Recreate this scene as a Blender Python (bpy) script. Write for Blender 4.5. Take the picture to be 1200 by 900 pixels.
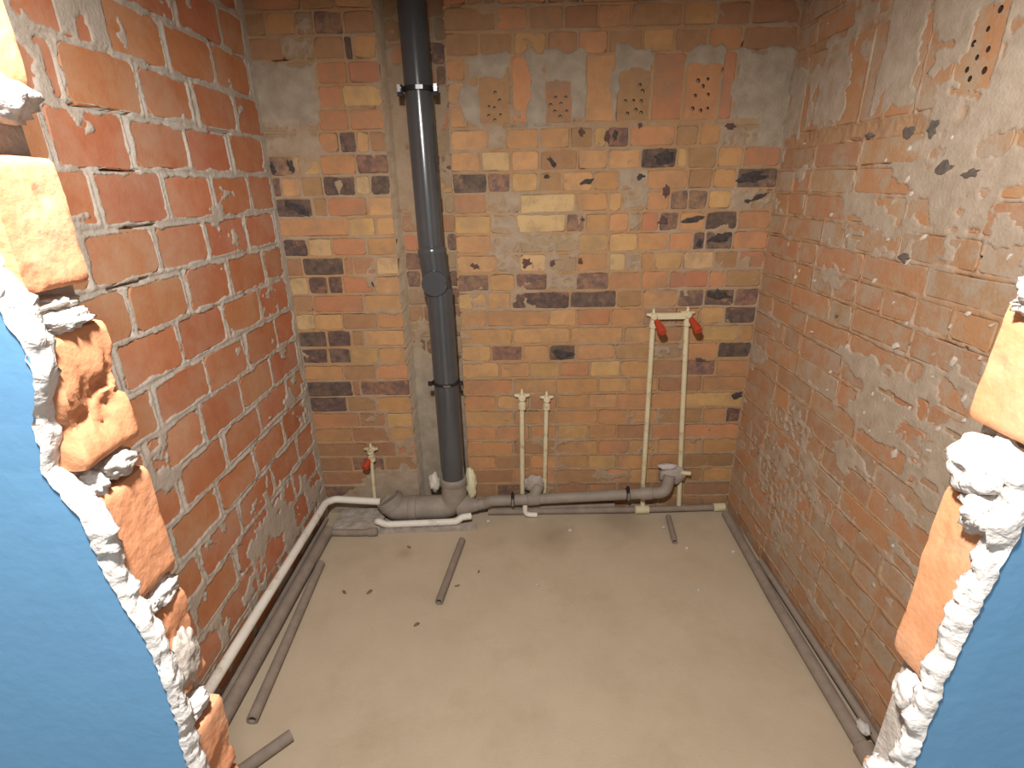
import bpy, bmesh, math, random
import numpy as np
from mathutils import Vector, Matrix, noise

for o in list(bpy.data.objects): bpy.data.objects.remove(o)
scene = bpy.context.scene
COL = scene.collection
PI = math.pi

# ------------------------------------------------------------------ camera
H = 1.5
CAM_R = ((0.99979623, -0.01447511, 0.01406985),
         (0.00845834, 0.93326162, 0.35909777),
         (-0.01832883, -0.35890559, 0.93319389))      # columns: right, forward, up
cd = bpy.data.cameras.new('camera'); cam = bpy.data.objects.new('camera', cd); COL.objects.link(cam)
R = CAM_R
cam.matrix_world = Matrix(((R[0][0], R[0][2], -R[0][1], 0.0),
                           (R[1][0], R[1][2], -R[1][1], 0.0),
                           (R[2][0], R[2][2], -R[2][1], H),
                           (0, 0, 0, 1)))
cd.sensor_fit = 'HORIZONTAL'; cd.sensor_width = 36.0; cd.lens = 36.0*613.37/1200.0
cd.clip_start = 0.02
scene.camera = cam

# ------------------------------------------------------------------ world and lights
w = bpy.data.worlds.new('world'); scene.world = w; w.use_nodes = True
bg = w.node_tree.nodes['Background']
bg.inputs[0].default_value = (0.92, 0.96, 1.0, 1); bg.inputs[1].default_value = 0.55

fl = bpy.data.lights.new('room_bulb', 'POINT')           # bare bulb hanging before the opening, above the camera
fl.energy = 148; fl.shadow_soft_size = 0.045; fl.color = (1.0, 0.965, 0.92)
flo = bpy.data.objects.new('room_bulb', fl); COL.objects.link(flo)
flo.location = (-0.12, 0.18, 2.03)

vs = scene.view_settings
vs.view_transform = 'Standard'; vs.look = 'None'; vs.gamma = 1.0; vs.use_curve_mapping = False
vs.exposure = 0.0

# ------------------------------------------------------------------ helpers
D, XL, XR = 2.175, -0.953, 1.001
rnd = random.Random(7)

def lin(r, g, b, k=1.0):
    f = lambda c: (c/255/12.92 if c <= 10 else ((c/255+0.055)/1.055)**2.4)*k
    return (min(f(r), .95), min(f(g), .95), min(f(b), .95), 1)

def mat(name, c1, c2=None, scale=20, rough=0.85, bump=0.3, bscale=90, objvar=0.0, spec=0.3,
        c3=None, s3=6, t3=(0.55, 0.68), detail=6, bdist=0.004, metallic=0.0):
    m = bpy.data.materials.new(name); m.use_nodes = True
    nt = m.node_tree; N = nt.nodes; L = nt.links
    b = N['Principled BSDF']; b.inputs['Roughness'].default_value = rough
    b.inputs['Specular IOR Level'].default_value = spec; b.inputs['Metallic'].default_value = metallic
    geo = N.new('ShaderNodeNewGeometry'); pos = geo.outputs['Position']
    n1 = N.new('ShaderNodeTexNoise'); n1.inputs['Scale'].default_value = scale; n1.inputs['Detail'].default_value = detail
    n1.inputs['Roughness'].default_value = 0.65
    L.new(pos, n1.inputs['Vector'])
    r1 = N.new('ShaderNodeValToRGB'); r1.color_ramp.elements[0].position = .32; r1.color_ramp.elements[1].position = .7
    r1.color_ramp.elements[0].color = c1; r1.color_ramp.elements[1].color = c2 or c1
    L.new(n1.outputs['Fac'], r1.inputs['Fac'])
    col = r1.outputs['Color']
    if c3:
        n3 = N.new('ShaderNodeTexNoise'); n3.inputs['Scale'].default_value = s3; n3.inputs['Detail'].default_value = 9
        n3.inputs['Roughness'].default_value = 0.7
        L.new(pos, n3.inputs['Vector'])
        mr = N.new('ShaderNodeMapRange'); mr.inputs['From Min'].default_value = t3[0]; mr.inputs['From Max'].default_value = t3[1]
        L.new(n3.outputs['Fac'], mr.inputs['Value'])
        mx = N.new('ShaderNodeMix'); mx.data_type = 'RGBA'
        L.new(mr.outputs[0], mx.inputs[0]); L.new(col, mx.inputs[6]); mx.inputs[7].default_value = c3
        col = mx.outputs[2]
    if objvar:
        oi = N.new('ShaderNodeObjectInfo')
        hs = N.new('ShaderNodeHueSaturation')
        a = N.new('ShaderNodeMapRange'); a.inputs['To Min'].default_value = 1-objvar; a.inputs['To Max'].default_value = 1+objvar*.8
        L.new(oi.outputs['Random'], a.inputs['Value']); L.new(a.outputs[0], hs.inputs['Value'])
        mu = N.new('ShaderNodeMath'); mu.operation = 'MULTIPLY'; mu.inputs[1].default_value = 7.31
        fr = N.new('ShaderNodeMath'); fr.operation = 'FRACT'
        h2 = N.new('ShaderNodeMapRange'); h2.inputs['To Min'].default_value = .5-.1*objvar; h2.inputs['To Max'].default_value = .5+.08*objvar
        L.new(oi.outputs['Random'], mu.inputs[0]); L.new(mu.outputs[0], fr.inputs[0]); L.new(fr.outputs[0], h2.inputs['Value'])
        L.new(h2.outputs[0], hs.inputs['Hue'])
        L.new(col, hs.inputs['Color']); col = hs.outputs['Color']
    L.new(col, b.inputs['Base Color'])
    if bump:
        nb = N.new('ShaderNodeTexNoise'); nb.inputs['Scale'].default_value = bscale; nb.inputs['Detail'].default_value = 6
        L.new(pos, nb.inputs['Vector'])
        bp = N.new('ShaderNodeBump'); bp.inputs['Strength'].default_value = bump; bp.inputs['Distance'].default_value = bdist
        L.new(nb.outputs['Fac'], bp.inputs['Height']); L.new(bp.outputs[0], b.inputs['Normal'])
    return m

def mortar_mat(name, brown, brown2, grey, grey2, bump=0.6):
    """joint mortar: the mesh attribute 'cement' tells dusty joint (0) from fresh cement smear (1)"""
    m = mat(name, brown, brown2, 14, .95, bump, 130, bdist=.005)
    nt = m.node_tree; N = nt.nodes; L = nt.links; b = N['Principled BSDF']
    old = b.inputs['Base Color'].links[0].from_socket
    at = N.new('ShaderNodeAttribute'); at.attribute_name = 'cement'
    geo = N.new('ShaderNodeNewGeometry')
    n = N.new('ShaderNodeTexNoise'); n.inputs['Scale'].default_value = 22; n.inputs['Detail'].default_value = 8
    L.new(geo.outputs['Position'], n.inputs['Vector'])
    r = N.new('ShaderNodeValToRGB'); r.color_ramp.elements[0].position = .33; r.color_ramp.elements[1].position = .68
    r.color_ramp.elements[0].color = grey; r.color_ramp.elements[1].color = grey2
    L.new(n.outputs['Fac'], r.inputs['Fac'])
    mx = N.new('ShaderNodeMix'); mx.data_type = 'RGBA'
    L.new(at.outputs['Fac'], mx.inputs[0]); L.new(old, mx.inputs[6]); L.new(r.outputs['Color'], mx.inputs[7])
    L.new(mx.outputs[2], b.inputs['Base Color'])
    return m

def new_obj(name, mesh, parent=None, loc=(0, 0, 0), rot=(0, 0, 0), smooth=False):
    o = bpy.data.objects.new(name, mesh); COL.objects.link(o)
    o.location = loc; o.rotation_euler = rot
    if parent: o.parent = parent
    if smooth and mesh: mesh.polygons.foreach_set('use_smooth', [True]*len(mesh.polygons))
    return o

def tag(o, label=None, cat=None, group=None, kind=None):
    if label: o['label'] = label
    if cat: o['category'] = cat
    if group: o['group'] = group
    if kind: o['kind'] = kind
    return o

def thing(name, label, cat, loc=(0, 0, 0), group=None):
    return tag(new_obj(name, None, None, loc), label, cat, group)

class MB:
    """collects vertices and faces, then links them as one mesh object"""
    def __init__(s): s.v = []; s.f = []
    def ring_loft(s, rings, cap0=True, cap1=True):
        n = len(rings[0]); b = len(s.v)
        for r in rings: s.v += [tuple(p) for p in r]
        for i in range(len(rings)-1):
            for j in range(n):
                a = b+i*n+j; c = b+i*n+(j+1) % n
                s.f.append((a, c, c+n, a+n))
        if cap0: s.f.append(tuple(b+j for j in range(n))[::-1])
        if cap1: s.f.append(tuple(b+(len(rings)-1)*n+j for j in range(n)))
        return s
    def tube(s, pts, rad, seg=16, cap0=True, cap1=True, hollow=0):
        pts = [Vector(p) for p in pts]
        rads = rad if isinstance(rad, (list, tuple)) else [rad]*len(pts)
        rings = []; prev = None
        for i, p in enumerate(pts):
            if i == 0: t = pts[1]-p
            elif i == len(pts)-1: t = p-pts[i-1]
            else: t = (pts[i+1]-p).normalized()+(p-pts[i-1]).normalized()
            if t.length < 1e-9: t = prev_t
            t = t.normalized(); prev_t = t
            if prev is None:
                a = Vector((0, 0, 1)) if abs(t.z) < .9 else Vector((0, 1, 0))
                u = t.cross(a).normalized()
            else:
                u = (prev-t*prev.dot(t)).normalized()
            prev = u; v = t.cross(u)
            rings.append([p+(u*math.cos(2*PI*k/seg)+v*math.sin(2*PI*k/seg))*rads[i] for k in range(seg)])
        if hollow:      # both ends open, with an inner wall
            inn = [[c+(q-c)*hollow for q in r] for r, c in zip(rings, pts)]
            allr = rings+inn[::-1]
            s.ring_loft(allr, False, False)
            n = seg; b = len(s.v)-n*len(allr); last = b+n*(len(allr)-1)
            for j in range(n): s.f.append((last+j, last+(j+1) % n, b+(j+1) % n, b+j))
        else:
            s.ring_loft(rings, cap0, cap1)
        return s
    def box(s, c, d, rot=None):
        b = len(s.v); c = Vector(c)
        for x in (-.5, .5):
            for y in (-.5, .5):
                for z in (-.5, .5):
                    p = Vector((x*d[0], y*d[1], z*d[2]))
                    if rot: p = rot @ p
                    s.v.append(tuple(c+p))
        s.f += [tuple(b+i for i in q) for q in ((0, 1, 3, 2), (4, 6, 7, 5), (0, 4, 5, 1), (2, 3, 7, 6), (0, 2, 6, 4), (1, 5, 7, 3))]
        return s
    def build(s, name, m, parent=None, smooth=False, loc=None):
        me = bpy.data.meshes.new(name)
        org = Vector(loc) if loc is not None else Vector((0, 0, 0))
        q = parent
        while q is not None and loc is None: org += q.location; q = q.parent      # world origin of the parent
        me.from_pydata([tuple(Vector(p)-org) for p in s.v], [], s.f)
        bm = bmesh.new(); bm.from_mesh(me); bmesh.ops.recalc_face_normals(bm, faces=bm.faces); bm.to_mesh(me); bm.free()
        me.materials.append(m)
        if smooth:
            me.polygons.foreach_set('use_smooth', [len(p.vertices) == 4 for p in me.polygons])
        o = new_obj(name, me, parent)
        if smooth: es = o.modifiers.new('split', 'EDGE_SPLIT'); es.split_angle = math.radians(42)
        if parent is None: o.location = org
        return o

def bend(pts, r, n=6):
    """polyline with rounded corners of radius r"""
    pts = [Vector(p) for p in pts]; out = [pts[0]]
    for a, b, c in zip(pts, pts[1:], pts[2:]):
        d1 = (a-b); d2 = (c-b); k = min(r, d1.length*.45, d2.length*.45)
        p, q = b+d1.normalized()*k, b+d2.normalized()*k
        for i in range(n+1):
            t = i/n
            out.append(p*(1-t)**2+b*2*t*(1-t)+q*t*t)
    out.append(pts[-1]); return out

def frac(p, s, seed=0, oct=4):
    return noise.fractal(Vector(p)*s+Vector((seed*13.7, seed*5.1, seed*3.3)), 0.9, 2.0, oct)

def rock_mesh(name, dims, seed, sub=3, amp=.35, freq=1.6, m=None, fine=0.0):
    bm = bmesh.new(); bmesh.ops.create_icosphere(bm, subdivisions=sub, radius=1)
    for v in bm.verts:
        p = v.co.copy(); k = 1+amp*frac(p, freq, seed)+fine*frac(p, freq*5, seed+3, 3)
        q = p*k
        v.co = Vector((q.x*dims[0], q.y*dims[1], q.z*dims[2]))
    me = bpy.data.meshes.new(name); bm.to_mesh(me); bm.free()
    if m: me.materials.append(m)
    return me

def block_mesh(name, dims, seed, cuts=10, amp=.004, freq=30, m=None, power=9, chips=()):
    """rough broken brick: rounded box with noise relief; chips = (x,y,z,radius,depth) dents"""
    bm = bmesh.new(); bmesh.ops.create_cube(bm, size=2)
    bmesh.ops.subdivide_edges(bm, edges=bm.edges[:], cuts=cuts, use_grid_fill=True)
    for v in bm.verts:
        p = v.co; l = (abs(p.x)**power+abs(p.y)**power+abs(p.z)**power)**(1/power)
        n = p.normalized()
        p = p/l
        q = Vector((p.x*dims[0]/2, p.y*dims[1]/2, p.z*dims[2]/2))
        d = amp*frac(q, freq, seed)
        for cx, cy, cz, r, dep in chips:
            e = (q-Vector((cx, cy, cz))).length/r
            if e < 1.4:
                e += .35*frac(q, 70, seed+9)
                if e < 1: d -= dep*(1-e*e)*(1+.6*frac(q, 90, seed+4))
        v.co = q+n*d
    me = bpy.data.meshes.new(name); bm.to_mesh(me); bm.free()
    if m: me.materials.append(m)
    return me

# numpy noise for the mortar relief
_tab = np.random.RandomState(5).rand(256, 256)
def vn(x, y, s):
    xi = np.floor(x).astype(int); yi = np.floor(y).astype(int); fx = x-xi; fy = y-yi
    fx = fx*fx*(3-2*fx); fy = fy*fy*(3-2*fy); o = s*37
    g = lambda a, b: _tab[(a+o) % 256, (b+o*3) % 256]
    return (g(xi, yi)*(1-fx)+g(xi+1, yi)*fx)*(1-fy)+(g(xi, yi+1)*(1-fx)+g(xi+1, yi+1)*fx)*fy
def fbm(x, y, f, s=0, o=5):
    r = 0; a = .5; t = 0
    for i in range(o):
        r = r+a*vn(x*f, y*f, s+i); t += a; a *= .55; f *= 2.03
    return r/t
def sst(a, b, x):
    t = np.clip((x-a)/(b-a), 0, 1); return t*t*(3-2*t)

# ------------------------------------------------------------------ materials
CEM, CEM2 = lin(150, 140, 130), lin(186, 176, 166)
DUST = lin(168, 148, 126)
BR = {
 'Y': mat('brick_yellow', lin(180, 140, 94), lin(194, 154, 106), 26, .88, .35, 120, .1, c3=lin(164, 132, 98), s3=9, t3=(.46, .66)),
 'O': mat('brick_orange', lin(180, 132, 90), lin(188, 142, 98), 26, .88, .35, 120, .1, c3=lin(160, 126, 94), s3=9, t3=(.46, .66)),
 'R': mat('brick_red', lin(174, 118, 86), lin(182, 128, 94), 26, .88, .35, 120, .08, c3=lin(156, 120, 94), s3=9, t3=(.46, .66)),
 'B': mat('brick_brown', lin(152, 116, 84), lin(166, 128, 94), 24, .9, .4, 120, .1, c3=lin(144, 120, 98), s3=10),
 'G': mat('brick_dusty', lin(152, 126, 98), lin(164, 140, 110), 24, .92, .4, 120, .08, c3=lin(146, 130, 112), s3=10),
 'T': mat('brick_tan', lin(186, 154, 110), lin(198, 168, 124), 22, .9, .35, 120, .08, c3=lin(164, 136, 104), s3=11, t3=(.46, .62)),
 'P': mat('brick_purple_burnt', lin(116, 90, 78), lin(156, 120, 92), 42, .85, .5, 120, .1, c3=lin(104, 86, 80), s3=22, t3=(.48, .6)),
 'K': mat('brick_charred', lin(78, 67, 63), lin(122, 98, 84), 38, .8, .6, 110, .14, c3=lin(148, 114, 88), s3=13, t3=(.56, .66)),
}
MB_LEFT = mat('brick_left_wall', lin(176, 110, 74), lin(186, 124, 88), 18, .85, .22, 100, .08, c3=lin(186, 146, 118), s3=5, t3=(.44, .7))
MB_RIGHT = {
 'O': mat('brick_right_orange', lin(178, 130, 94), lin(184, 138, 100), 22, .9, .4, 110, .05, c3=lin(172, 150, 126), s3=11, t3=(.47, .62)),
 'B': mat('brick_right_brown', lin(170, 128, 94), lin(178, 138, 104), 22, .9, .4, 110, .05, c3=lin(170, 150, 128), s3=11, t3=(.45, .6)),
 'D': mat('brick_right_dusty', lin(168, 134, 102), lin(176, 144, 112), 22, .9, .4, 110, .05, c3=lin(172, 154, 134), s3=11, t3=(.43, .57)),
}
MB_FRONT = mat('brick_front_edge', lin(192, 130, 92), lin(200, 140, 102), 30, .85, .25, 140, .05, c3=lin(204, 156, 124), s3=10, t3=(.5, .72))
M_MORT_B = mortar_mat('mortar_back', lin(162, 126, 90), lin(174, 138, 100), lin(150, 136, 118), lin(170, 156, 138))
M_MORT_L = mortar_mat('mortar_left', lin(172, 162, 148), lin(188, 178, 166), lin(166, 150, 134), lin(186, 172, 158), .5)
M_MORT_R = mortar_mat('mortar_right', lin(166, 130, 98), lin(176, 140, 106), lin(166, 150, 130), lin(184, 168, 150), .4)
M_LUMP = mat('white_mortar', lin(186, 180, 174), lin(208, 204, 200), 40, .95, .7, 120, bdist=.004)
M_LUMPG = mat('grey_mortar', lin(150, 140, 130), lin(190, 180, 170), 30, .95, .7, 120)
M_BLUE = mat('blue_paint', lin(96, 142, 178), lin(102, 148, 184), 4, .7, .1, 60, spec=.25)
M_FLOOR = mat('screed_floor', lin(186, 170, 146), lin(194, 178, 154), 5, .92, .25, 160, c3=lin(176, 158, 132), s3=3.5, t3=(.5, .8))
def add_stain(m, c, r, col):
    # an old dirt stain on the screed, ragged round patch at c
    nt = m.node_tree; N = nt.nodes; L = nt.links; b = N['Principled BSDF']; old = b.inputs['Base Color'].links[0].from_socket
    g = N.new('ShaderNodeNewGeometry'); n = N.new('ShaderNodeTexNoise'); n.inputs['Scale'].default_value = 7; n.inputs['Detail'].default_value = 8
    L.new(g.outputs['Position'], n.inputs['Vector'])
    d = N.new('ShaderNodeVectorMath'); d.operation = 'DISTANCE'; L.new(g.outputs['Position'], d.inputs[0]); d.inputs[1].default_value = c
    a = N.new('ShaderNodeMath'); a.operation = 'MULTIPLY_ADD'; a.inputs[1].default_value = r*1.6; L.new(n.outputs['Fac'], a.inputs[0]); L.new(d.outputs['Value'], a.inputs[2])
    mr = N.new('ShaderNodeMapRange'); mr.inputs['From Min'].default_value = r*1.75; mr.inputs['From Max'].default_value = r*.9; mr.inputs['To Max'].default_value = .5
    L.new(a.outputs[0], mr.inputs['Value'])
    mx = N.new('ShaderNodeMix'); mx.data_type = 'RGBA'; L.new(mr.outputs[0], mx.inputs[0]); L.new(old, mx.inputs[6]); mx.inputs[7].default_value = col
    L.new(mx.outputs[2], b.inputs['Base Color'])
add_stain(M_FLOOR, (.12, 1.96, 0), .16, lin(136, 116, 90)); add_stain(M_FLOOR, (.45, 2.10, 0), .22, lin(140, 124, 102))
add_stain(M_FLOOR, (-.51, 1.86, 0), .06, lin(140, 124, 98))
M_CEIL = mat('ceiling_concrete', lin(140, 130, 118), lin(160, 150, 138), 8)
M_PVC = mat('grey_pvc', lin(70, 73, 76), lin(78, 81, 84), 6, .19, .02, 60, spec=.8)
M_PVCD = mat('dusty_grey_pvc', lin(138, 128, 118), lin(158, 148, 136), 12, .6, .08, 60, spec=.4)
M_DPIPE = mat('dirty_pipe', lin(132, 120, 110), lin(156, 142, 128), 16, .75, .15, 70)
M_WHITE = mat('white_plastic_pipe', lin(226, 222, 210), lin(236, 232, 222), 14, .5, .04, 60, c3=lin(196, 186, 166), s3=16)
M_CREAM = mat('cream_plastic_pipe', lin(206, 194, 160), lin(218, 208, 176), 14, .5, .04, 60, c3=lin(170, 150, 116), s3=18)
M_RED = mat('red_plug', lin(172, 62, 38), lin(184, 72, 46), 30, .5, .05)
M_BLACK = mat('black_rubber', lin(34, 34, 36), lin(44, 44, 46), 20, .6, .05)
M_STEEL = mat('zinc_steel', lin(190, 190, 190), lin(206, 206, 206), 20, .28, .02, metallic=1.0)
M_FOAM = mat('foam_cream', lin(214, 208, 170), lin(228, 224, 192), 40, .9, .6, 90)
M_FOAM2 = mat('foam_white', lin(206, 200, 188), lin(222, 218, 206), 40, .9, .6, 90)
M_CHAR_SHADE = mat('char_shade_black', lin(52, 46, 46), lin(84, 74, 70), 60, .8, .5, 150)  # char patches, and the painted dark of gashes in the masonry
M_FLECK = mat('plaster_fleck', lin(190, 176, 162), lin(212, 202, 192), 40, .95, .5, 120)
M_DARK_MARK = mat('dark_mark_grey', lin(88, 80, 74), lin(120, 108, 98), 50, .9, .5, 140)  # dark grey of the marks on the right wall
M_HOLE = mat('hole_dark', lin(60, 44, 36), lin(72, 54, 44), 40)
# ------------------------------------------------------------------ masonry builders
def brick_mesh(w, h, d, seed, mm, rnd_c=.008, jit=.0025, tilt=.0015):
    """one brick: ten-point face outline, worn edge, sides running back d (48 triangles)"""
    r = random.Random(seed); a, b = w/2, h/2; c = min(rnd_c*(.6+.8*r.random()), a*.5, b*.5)
    o = [(-a+c, -b), (0, -b), (a-c, -b), (a, -b+c), (a, b-c), (a-c, b), (0, b), (-a+c, b), (-a, b-c), (-a, -b+c)]
    o = [(x+r.uniform(-jit, jit), z+r.uniform(-jit, jit)) for x, z in o]
    tx, tz = r.uniform(-tilt, tilt), r.uniform(-tilt, tilt)
    e = .003
    fr = [(x*(1-e/a), tx*x/a+tz*z/b, z*(1-e/b)) for x, z in o]
    md = [(x, .0025+tx*x/a+tz*z/b, z) for x, z in o]
    bk = [(x, d, z) for x, z in o]
    m = MB(); m.ring_loft([fr, md, bk], True, True)
    me = bpy.data.meshes.new('brick'); me.from_pydata(m.v, [], m.f); me.materials.append(mm)
    return me

def put_brick(wall, u0, u1, z0, z1, mm, seed, d=.03, out=0.0, name='brick', jit=.0025, rc=.008):
    me = brick_mesh(u1-u0, z1-z0, d, seed, mm, rc, jit)
    return new_obj(name, me, wall, ((u0+u1)/2, -out, (z0+z1)/2))

def perforated_brick(wall, u0, u1, z0, z1, mm, seed, holes, out=0.0):
    """upright brick whose face shows its round holes: real cut holes with depth"""
    bm = bmesh.new(); a, b = (u1-u0)/2, (z1-z0)/2; r = random.Random(seed)
    def loop(pts):
        vs = [bm.verts.new((x, 0, z)) for x, z in pts]
        return vs, [bm.edges.new((vs[i], vs[(i+1) % len(vs)])) for i in range(len(vs))]
    j = lambda: r.uniform(-.002, .002)
    ov, oe = loop([(-a+j(), -b+j()), (j(), -b), (a+j(), -b+j()), (a, j()), (a+j(), b+j()), (j(), b), (-a+j(), b+j()), (-a, j())])
    E = list(oe); hl = []
    for hx, hz in holes:
        rr = .0062*r.uniform(.85, 1.2)
        hv, he = loop([(hx+rr*math.cos(2*PI*k/8), hz+rr*1.1*math.sin(2*PI*k/8)) for k in range(8)])
        E += he; hl.append(hv)
    bmesh.ops.triangle_fill(bm, use_beauty=True, use_dissolve=False, edges=E)
    for f in list(bm.faces):          # drop any face filled inside a hole
        for hv in hl:
            if all(v in hv for v in f.verts): bm.faces.remove(f); break
    for hv in hl:
        bk = [bm.verts.new((v.co.x, .03, v.co.z)) for v in hv]
        for k in range(8): f = bm.faces.new((hv[k], hv[(k+1) % 8], bk[(k+1) % 8], bk[k])); f.material_index = 1
        f = bm.faces.new(bk); f.material_index = 1
    bk = [bm.verts.new((v.co.x, .04, v.co.z)) for v in ov]
    for k in range(len(ov)): bm.faces.new((ov[k], ov[(k+1) % len(ov)], bk[(k+1) % len(ov)], bk[k]))
    bmesh.ops.recalc_face_normals(bm, faces=bm.faces)
    me = bpy.data.meshes.new('perforated_brick'); bm.to_mesh(me); bm.free()
    me.materials.append(mm); me.materials.append(M_HOLE)
    return new_obj('perforated_brick', me, wall, ((u0+u1)/2, -out, (z0+z1)/2))

STEP = .005
def mortar_field(name, loc, rotz, u0, u1, zmax, rects, mm, edge_w, edge_var, joint=-.006, smear=None, shape=None, seed=0, cracks=(), film=.0035):
    """the wall itself: mortar relief between and over the bricks, as one continuous surface.
    rects: (u0,u1,z0,z1) of bricks; mortar laps edge_w+edge_var*noise over each brick's edge"""
    us = np.arange(u0, u1+STEP, STEP); zs = np.concatenate([np.arange(0, zmax+STEP, STEP), [2.6]])
    U, Z = np.meshgrid(us, zs)
    din = np.full(U.shape, -.02)                      # depth inside the nearest brick (negative in joints)
    for a, b, c, d in rects:
        i0, i1 = np.searchsorted(us, a-.012), np.searchsorted(us, b+.012)
        k0, k1 = np.searchsorted(zs, c-.012), np.searchsorted(zs, d+.012)
        if i1 <= i0 or k1 <= k0: continue
        u = U[k0:k1, i0:i1]; z = Z[k0:k1, i0:i1]
        s = np.minimum(np.minimum(u-a, b-u), np.minimum(z-c, d-z))
        din[k0:k1, i0:i1] = np.maximum(din[k0:k1, i0:i1], s)
    n1 = fbm(U, Z, 16, seed, 5); n2 = fbm(U, Z, 60, seed+9, 4); n3 = fbm(U, Z, 5, seed+17, 5)
    lap = edge_w+edge_var*(n1-.5)*2
    over = sst(lap+.004, lap-.003, din)               # 1 where mortar lies over the face
    cem = np.zeros(U.shape)
    if smear is not None:
        sm, cem = smear(U, Z, n1, n2, n3)
        over = np.maximum(over, sm)
    hj = joint+.010*(n1-.5)+.006*(n2-.5)
    depth_in = np.clip(-din/.008, 0, 1)               # sinks towards the joint's middle
    top = film+.002*(n2-.5)
    h = np.where(over > .02, top*over-.014*(1-over), -.014)
    jmix = depth_in*(1-(sm if smear is not None else 0))
    h = h*(1-jmix)+hj*jmix
    for (cu, cz, lu, lz, dep, ang) in cracks:
        c, s = math.cos(ang), math.sin(ang)
        du = (U-cu)*c+(Z-cz)*s; dz = -(U-cu)*s+(Z-cz)*c+.004*(n1-.5)
        e = np.maximum(np.abs(du)/lu, 0)**4+(dz/lz)**2
        h = np.where(e < 1, np.minimum(h, -dep), h)
    if shape is not None: h, cem = shape(U, Z, h, cem, n1, n2, n3)
    nu, nz = len(us), len(zs)
    co = np.stack([U, -h, Z], -1).reshape(-1, 3)
    idx = np.arange(nu*nz).reshape(nz, nu)
    q = np.stack([idx[:-1, :-1], idx[:-1, 1:], idx[1:, 1:], idx[1:, :-1]], -1).reshape(-1, 4)
    me = bpy.data.meshes.new(name)
    me.vertices.add(len(co)); me.vertices.foreach_set('co', co.ravel())
    me.loops.add(q.size); me.loops.foreach_set('vertex_index', q.ravel().astype(np.int32))
    me.polygons.add(len(q)); me.polygons.foreach_set('loop_start', np.arange(0, q.size, 4, dtype=np.int32))
    me.update(calc_edges=True); me.validate()
    at = me.attributes.new('cement', 'FLOAT', 'POINT'); at.data.foreach_set('value', np.clip(cem, 0, 1).ravel().astype(np.float32))
    me.materials.append(mm)
    o = new_obj(name, me, None, loc, (0, 0, rotz)); o['kind'] = 'structure'
    return o

def patch(U, Z, n1, u0, u1, z0, z1, soft=.03, rag=.05):
    """ragged smear filling a rectangle on the wall"""
    s = np.minimum(np.minimum(U-u0, u1-U), np.minimum(Z-z0, z1-Z))+rag*(n1-.5)
    return sst(0, soft*.3, s)

# ------------------------------------------------------------------ floor and ceiling
def grid_slab(name, x0, x1, y0, y1, z, mm, n=60, amp=0.0, thick=.12):
    bm = bmesh.new()
    vs = [[bm.verts.new((x0+(x1-x0)*i/n, y0+(y1-y0)*j/n,
          z+(amp*frac((x0+(x1-x0)*i/n, y0+(y1-y0)*j/n, 0), 2.2, 3) if amp else 0))) for i in range(n+1)] for j in range(n+1)]
    for j in range(n):
        for i in range(n): bm.faces.new((vs[j][i], vs[j][i+1], vs[j+1][i+1], vs[j+1][i]))
    edge = [vs[0][i] for i in range(n+1)]+[vs[j][n] for j in range(1, n+1)]+[vs[n][i] for i in range(n-1, -1, -1)]+[vs[j][0] for j in range(n-1, 0, -1)]
    low = [bm.verts.new((v.co.x, v.co.y, z+(-thick if amp else thick))) for v in edge]
    for k in range(len(edge)):
        bm.faces.new((edge[k], edge[(k+1) % len(edge)], low[(k+1) % len(edge)], low[k]))
    bm.faces.new(low)
    bmesh.ops.recalc_face_normals(bm, faces=bm.faces)
    me = bpy.data.meshes.new(name); bm.to_mesh(me); bm.free(); me.materials.append(mm)
    me.polygons.foreach_set('use_smooth', [len(p.vertices) == 4 for p in me.polygons])
    return tag(new_obj(name, me), kind='structure')
grid_slab('floor', -1.35, 1.35, -1.2, D+.25, 0, M_FLOOR, 70, .004)
grid_slab('ceiling', -1.35, 1.35, .33, D+.25, 2.6, M_CEIL, 2)

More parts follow.
